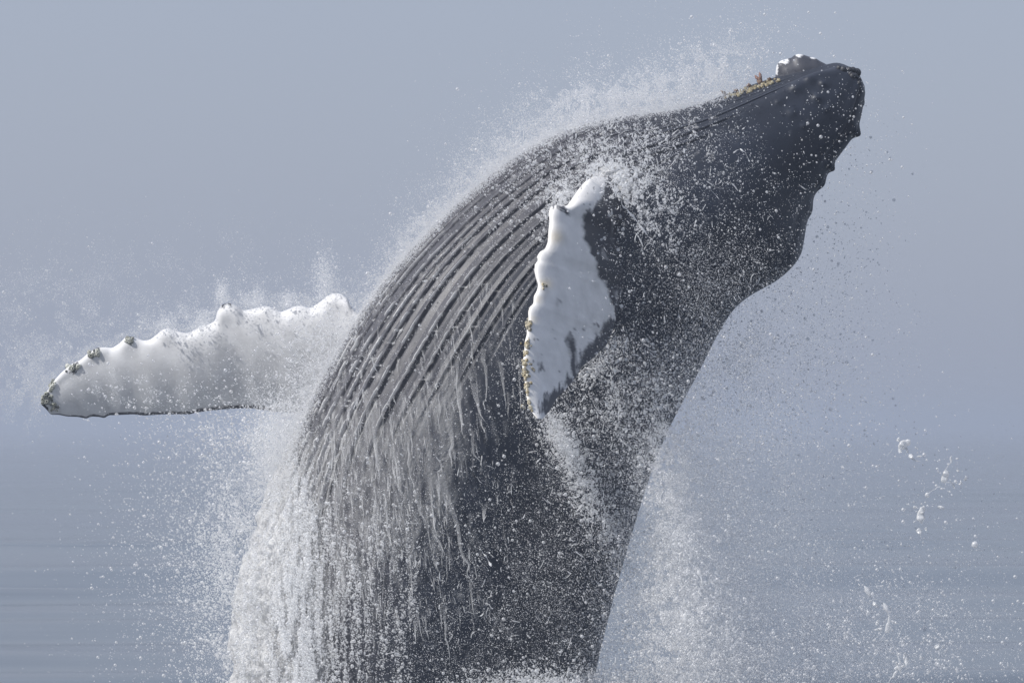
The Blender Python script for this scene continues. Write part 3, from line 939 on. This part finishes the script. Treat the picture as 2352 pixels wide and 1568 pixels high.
far_top = far_lead[4:]
spray("water_spray", [
    band(7000, far_top, .0026, [(0, 28), (.4, 22), (1, 34)], -1, (1.9, .25), None, (26., 30., .38, .62, 211), inset=2),
    blob(3800, 150, 725, 110, 70, .0026, (1.9, .25), cl=(30., 40., .4, .6, 212)),
    blob(3000, 430, 640, 200, 70, .0024, (1.9, .25), cl=(30., 40., .4, .6, 213)),
    blob(2200, 90, 860, 60, 60, .0026, (1.9, .25), cl=(14., 22., .4, .6, 214)),
    mist_band(36000, far_top, [(0, 24), (.4, 22), (1, 30)], -1, (1.9, .25), None, (26., 30., .40, .62, 211), inset=3), mist(28000, 130, 740, 90, 70, (1.9, .25), ang=.3, cl=(34., 30., .38, .6, 212)),
    mist(22000, 60, 870, 40, 60, (1.9, .25), cl=(20., 26., .38, .6, 214)), mist(18000, 430, 640, 200, 60, (1.9, .25), cl=(40., 50., .4, .6, 213)), mist(26000, 715, 870, 30, 90, (.1, .3), ang=.35, cl=(12., 12., .35, .6, 216)),
    blob(2200, 745, 640, 16, 36, .0026, (.9, .2)), blob(900, 510, 672, 10, 16, .0026, (.9, .2)),
    blob(800, 590, 690, 14, 16, .0024, (.9, .2)), blob(700, 665, 690, 12, 14, .0024, (.9, .2)),
    blob(900, 460, 745, 14, 14, .0026, (.9, .2)), blob(900, 380, 745, 18, 18, .0026, (.9, .2)),
    blob(1800, 330, 905, 110, 26, .0036, (.55, .15), ang=.2, cl=(14., 10., .4, .6, 215)),
    blob(500, 480, 850, 170, 70, .0030, (.4, .2)),
    blob(4500, 720, 870, 40, 80, .0032, (.1, .3), ang=.3, cl=(9., 9., .4, .6, 216)),
    blob(2500, 720, 770, 46, 46, .0036, (.2, .3), cl=(9., 9., .42, .6, 217)),
], "white spray blown off the far flipper's knobbed upper edge")

spray("water_spray", [
    blob(13000, 610, 1180, 95, 150, .0042, (-.1, .5), ang=.2, cl=(50., 50., .2, .7, 221)),
    blob(7000, 520, 1300, 120, 190, .0042, (-.1, .7)), blob(1500, 430, 1250, 150, 200, .0042, (0, .8)),
    blob(4000, 640, 1010, 40, 60, .0042, (0, .4)), blob(1500, 560, 1000, 110, 40, .0045, (.3, .5)),
    mist(80000, 590, 1230, 60, 190, (0, .4), ang=.15, cl=(40., 60., .25, .6, 224)), mist(26000, 650, 1010, 30, 60, (0, .3), ang=.3),
    blob(6000, 540, 1500, 50, 150, .0050, (-.2, .5), cl=(20., 40., .3, .6, 222)),
], "scattered drops left of the whale's belly over the grey sea")

x = rng.uniform(520, 960, 420000); y = rng.uniform(900, 1990, 420000)
lf = np.interp(y, [900, 960, 1060, 1150, 1200, 1260, 1350, 1450, 1568, 2000], [722, 690, 652, 620, 600, 576, 558, 549, 541, 520])
lf = lf + 26 * (fbm(y / 22., 0 * y, seed=233, oct=3) - .5)
inw = sstep(-14, 22, x - lf) * ((.08 * sstep(-330, -160, core_edge(y) - x) + .10 * sstep(-170, -20, core_edge(y) - x)) * sstep(1020, 1300, y) + .75 * sstep(-40, 40, core_edge(y) - x) * (.3 + .7 * sstep(980, 1250, y))) * sstep(890, 1060, y)
k = (rng.random(len(x)) < inw * (.12 + 1.9 * sstep(.3, .75, fbm(x / 8., y / 70., seed=231, oct=3))))
x, y = x[k], y[k]
yo = np.where(is_on(x, y), Yfront(x, y), -.1 + rng.normal(0, .28, len(x)))
spray("water_cascade", [(x, y, yo - .05 - np.abs(rng.normal(0, .10, len(x))) - .2 * sstep(0, 120, core_edge(y) - x), radii(len(x), .0042, .45))],
      "dense white cascade of water falling from the whale's belly")

def front_field(n, dens, med, front, sig, x0, x1, y0, y1, cl=None, hi=.0145):
    n = int(n * (1.5 if med < .006 else 1))
    x = rng.uniform(x0, x1, n); y = rng.uniform(y0, y1, n)
    k = (rng.random(n) < dens(x, y)) & is_on(x, y)
    x, y = x[k], y[k]
    if cl:
        k = clump(x, y, *cl); x, y = x[k], y[k]
    return x, y, Yfront(x, y) - .03 - np.abs(rng.normal(0, front, len(x))), radii(len(x), med, sig, hi)

spray("water_spray", [
    front_field(44000, lambda x, y: np.clip(.95 * gauss(x, y, 1480, 330, 140, 70) + .45 * gauss(x, y, 1620, 420, 100, 110) + .6 * gauss(x, y, 1640, 610, 120, 80) + .25 * gauss(x, y, 1790, 480, 80, 90), 0, 1) * (1 - .85 * sstep(0, 120, x - 1640 - (y - 250) * .8)), .0026, .5, .5, 1150, 2000, 140, 900, (24., 24., .2, .62, 245)),
    front_field(38000, lambda x, y: np.clip(.95 * gauss(x, y, 1380, 335, 120, 60) + .6 * gauss(x, y, 1200, 450, 110, 80), 0, 1), .0034, .2, .5, 1000, 1600, 240, 620, (12., 12., .35, .6, 241)),
    blob(7500, 1425, 412, 52, 30, .0034, front=.2, ang=.5, cl=(9., 9., .47, .62, 242)), blob(2500, 1300, 465, 26, 28, .0045, front=.12, cl=(8., 8., .35, .6, 243)),
    blob(3200, 1480, 480, 60, 40, .0042, front=.3, ang=.7, cl=(10., 20., .42, .6, 244)),
    blob(60, 1900, 260, 60, 60, .0035, front=.5), blob(500, 1960, 330, 70, 110, .0042, (-.4, .6)),
    front_field(300, lambda x, y: .6 * (x < 1640 + (y - 250) * .7), .0068, .5, .35, 1300, 1850, 250, 700),
], "white drops flying in front of the whale's throat and jaw")

spray("water_spray", [
    front_field(200000, lambda x, y: np.clip(.25 + .55 * gauss(x, y, 1200, 1450, 260, 160) + .5 * gauss(x, y, 1440, 960, 100, 120) + .35 * gauss(x, y, 1330, 1250, 120, 200) + .2 * gauss(x, y, 1000, 700, 200, 200), 0, 1) * .55,
                .0023, .4, .5, 640, 1700, 560, 1990, (26., 30., .22, .66, 251)),
    front_field(700, lambda x, y: np.clip(.2 + gauss(x, y, 1150, 1150, 120, 200), 0, 1), .0085, .4, .3, 760, 1500, 900, 1800),
    blob(7500, 1350, 1130, 24, 150, .0036, front=.3, ang=-.48, cl=(12., 12., .3, .6, 252)),
    blob(2200, 1290, 1010, 14, 45, .0036, front=.3, ang=-.5), blob(1200, 1380, 830, 46, 16, .0035, front=.3, ang=-.7),
    blob(4600, 1440, 930, 75, 80, .0040, front=.35, cl=(14., 9., .40, .62, 253)),
    blob(14000, 1330, 1590, 140, 26, .0042, front=.5),
    mist(24000, 1350, 1120, 50, 170, front=.35, ang=-.48, cl=(20., 20., .25, .6, 252)), mist(8000, 1440, 940, 80, 80, front=.35, cl=(24., 16., .25, .6, 253)),
    mist(60000, 1250, 1400, 220, 180, front=.4, cl=(60., 60., .1, .6, 255)), mist(14000, 1640, 660, 120, 80, front=.4, cl=(50., 50., .15, .6, 256)),
], "white drops strewn across the whale's dark flank below the near flipper")

spray("water_spray", [
    blob(12000, 1548, 1150, 34, 120, .0042, (-1.35, .2), ang=-.08, cl=(14., 16., .3, .6, 261)),
    blob(17000, 1590, 1390, 62, 130, .0056, (-1.3, .3), ang=-.12, cl=(14., 16., .3, .6, 262)),
    blob(22000, 1630, 1180, 130, 260, .0030, (-1.2, .4), ang=-.2, cl=(60., 60., .15, .6, 263)),
    blob(9000, 1680, 800, 110, 110, .0028, (-.1, .7), ang=-.9, cl=(50., 50., .15, .6, 264)),
    blob(4500, 1850, 1000, 130, 170, .0030, (-1.1, .6)), blob(3500, 1900, 700, 90, 180, .0032, (0, .8)),
    blob(24000, 1700, 1520, 190, 110, .0042, (-1.0, .6), cl=(50., 50., .2, .7, 265)),
    blob(12000, 2000, 1480, 200, 130, .0036, (-.8, .7), cl=(60., 60., .2, .7, 266)),
    mist(80000, 1550, 1160, 50, 150, (-1.3, .2), ang=-.1, cl=(24., 30., .25, .6, 261)), mist(120000, 1620, 1400, 100, 140, (-1.3, .25), ang=-.15, cl=(24., 30., .25, .6, 262)),
    mist(240000, 1650, 1200, 130, 280, (-1.2, .4), ang=-.2, cl=(70., 90., .2, .6, 263)), mist(50000, 1690, 800, 90, 110, (-.6, .5), ang=-.8, cl=(60., 60., .2, .6, 264)),
    mist(150000, 1800, 1530, 240, 110, (-1.1, .5), cl=(60., 60., .2, .65, 265)),
    blob(1400, 1850, 1530, 230, 60, .0075, (-1.2, .6), sig=.4), blob(260, 2150, 1490, 70, 60, .0085, (-1.3, .4), sig=.35), blob(90, 2130, 1090, 60, 70, .0075, (-1.8, .15)),
    blob(1500, 2200, 1350, 180, 200, .0036, (0, 1.0)), blob(26000, 1650, 1800, 300, 120, .006, (-.1, .8)),
], "drops and mist trailing behind the whale's back over the sea")

def lig(pts, w, Y, seed):
    n = 44
    q = resample(pts, n, 6)
    u = np.linspace(0, 1, n)
    L = np.hypot(*np.diff(np.array(pts, float), axis=0).T).sum()
    hw = w * (.16 + 1.5 * sstep(.35, .85, vnoise(u * L / 11. + seed * 7.3, .5, seed=9))) * np.minimum(1, 8 * np.minimum(u, 1 - u) + .1)
    q = q + np.stack([vnoise(u * L / 8. + seed, 3.3, seed=12) - .5, vnoise(u * L / 8. + seed, 8.8, seed=13) - .5], -1) * 3
    return q[:, 0], q[:, 1], np.full(n, Y) + .05 * (vnoise(u * 4 + seed, .3, seed=2) - .5), hw, np.full(n, .7)
THREAD = mat_water_white("clear_threads", col=(.95, .96, .97), trans=0.5, alpha=True, gloss=0.1)
threads = [
    ([(2066, 1040), (2068, 1026), (2078, 1018), (2092, 1013)], 5), ([(2088, 1042), (2100, 1056), (2116, 1062)], 4.5),
    ([(2186, 1044), (2184, 1062), (2174, 1074), (2168, 1084)], 4.5), ([(2174, 1080), (2170, 1098), (2162, 1108)], 7), ([(2162, 1116), (2148, 1122), (2130, 1134), (2128, 1146)], 3.5),
    ([(2180, 1100), (2188, 1110), (2194, 1122)], 3.5), ([(2122, 1160), (2114, 1182), (2118, 1204)], 6), ([(2110, 1212), (2116, 1236)], 4), ([(2030, 1382), (2044, 1415), (2038, 1448), (2018, 1474)], 4),
    ([(2034, 1468), (2058, 1484), (2066, 1520), (2070, 1550)], 4), ([(2062, 1540), (2045, 1560), (2026, 1590)], 4), ([(1986, 1345), (2000, 1368), (2010, 1390)], 3.5), ([(2046, 1424), (2062, 1430)], 3),
    ([(2086, 1500), (2080, 1530), (2092, 1560)], 3.5), ([(1555, 1240), (1568, 1262), (1560, 1296)], 3), ([(1570, 1370), (1578, 1400), (1570, 1430)], 4), ([(1518, 1080), (1526, 1120), (1516, 1160)], 2.5), ([(1600, 1300), (1612, 1330), (1604, 1370)], 3),
    ([(1700, 342), (1712, 350), (1722, 374)], 1.8), ([(1700, 342), (1684, 352)], 2.2), ([(1610, 420), (1630, 432), (1652, 458)], 1.8), ([(1428, 470), (1450, 492), (1492, 545)], 1.6), ([(1100, 1258), (1116, 1276), (1128, 1300)], 3.2), ([(1122, 1268), (1136, 1280)], 3),
    ([(2150, 1480), (2158, 1492)], 4), ([(2186, 1500), (2198, 1508), (2208, 1504)], 4)]
items = [lig(p, w, -1.9, i + 1) for i, (p, w) in enumerate(threads)]
for i, (p, w) in enumerate(threads[:14]):
    for c in range(3):
        a = np.array(p[0], float) + rng.normal(0, 16, 2); b = a + rng.normal(0, 9, 2)
        items.append(lig([tuple(a), tuple((a + b) / 2 + rng.normal(0, 3, 2)), tuple(b)], 2.4, -1.9 + rng.normal(0, .1), 60 + i * 3 + c))
def curl(x, y, Y, L, w, seed, down=.5):
    r = np.random.default_rng(seed)
    n = 12
    a = r.uniform(0, 2 * np.pi) if r.random() > down else np.pi / 2 + r.normal(0, .4)
    k = r.normal(0, .8)
    u = np.linspace(0, 1, n)
    ang = a + k * u
    xs = x + np.cumsum(np.cos(ang)) * L / n; ys = y + np.cumsum(np.sin(ang)) * L / n
    hw = w * (.3 + 1.2 * vnoise(u * 3.5 + seed * 1.7, .5, seed=9)) * np.minimum(1, 5 * np.minimum(u, 1 - u) + .12)
    return xs, ys, np.full(n, Y), hw, np.full(n, r.uniform(.5, .9))
for cnt, cx, cy, sx, sy, off, L in [(150, 1420, 405, 55, 28, .25, 16), (60, 1300, 465, 26, 28, .15, 14), (150, 1380, 320, 110, 34, .2, 13), (110, 1620, 470, 110, 120, .5, 11), (110, 1440, 930, 70, 80, .4, 12),
                                    (130, 1350, 1120, 45, 150, .35, 12), (110, 1100, 1300, 160, 160, .4, 15), (90, 760, 800, 50, 110, .1, 14), (120, 640, 1080, 40, 120, .1, 14), (120, 590, 1350, 30, 160, .1, 18),
                                    (90, 1560, 1250, 40, 150, 0, 13), (110, 1640, 1480, 120, 80, 0, 14), (60, 1950, 1500, 160, 60, 0, 13), (60, 1560, 225, 110, 16, 0, 9), (60, 1330, 270, 90, 22, 0, 9), (60, 700, 860, 30, 80, .1, 12)]:
    xx, yy = rng.normal(cx, sx, cnt), rng.normal(cy, sy, cnt)
    yd = np.where(is_on(xx, yy), Yfront(xx, yy) - .03 - np.abs(rng.normal(0, .05 + off, cnt)), rng.normal(-1.3 if cx > 1500 and cy > 900 else -.1, .3, cnt))
    for q in range(cnt):
        items.append(curl(xx[q], yy[q], yd[q], L * float(np.exp(rng.normal(0, .5))), rng.uniform(.5, 1.4), int(cx * 31 + cy * 7 + q)))
ribbon_set("water_threads", items, "torn white threads and blobs of water hanging in the air around the whale", "water threads", THREAD)

# one big drop on its own
def big_drop():
    n, m = 14, 20
    a = np.linspace(0, np.pi, n)[:, None]; b = np.linspace(0, 2 * np.pi, m, endpoint=False)[None]
    d = np.stack([np.sin(a) * np.cos(b), np.sin(a) * np.sin(b), np.cos(a) + 0 * b], -1)
    r = .027 * (1 + .16 * (vnoise(d[..., 0] * 2 + 5, d[..., 1] * 2 + 5, d[..., 2] * 2 + 5, seed=6) - .5))
    P = d * r[..., None]
    me = mesh_from("water_drop", P.reshape(-1, 3), grid_quads(n, m, wrap=True))
    o = obj("water_drop", me, DROP, label="largest round white water drop, alone in the air at far right", category="water drop")
    o.location = W(2239, 1250, -1.4)
big_drop()
print("drops", TOTAL)
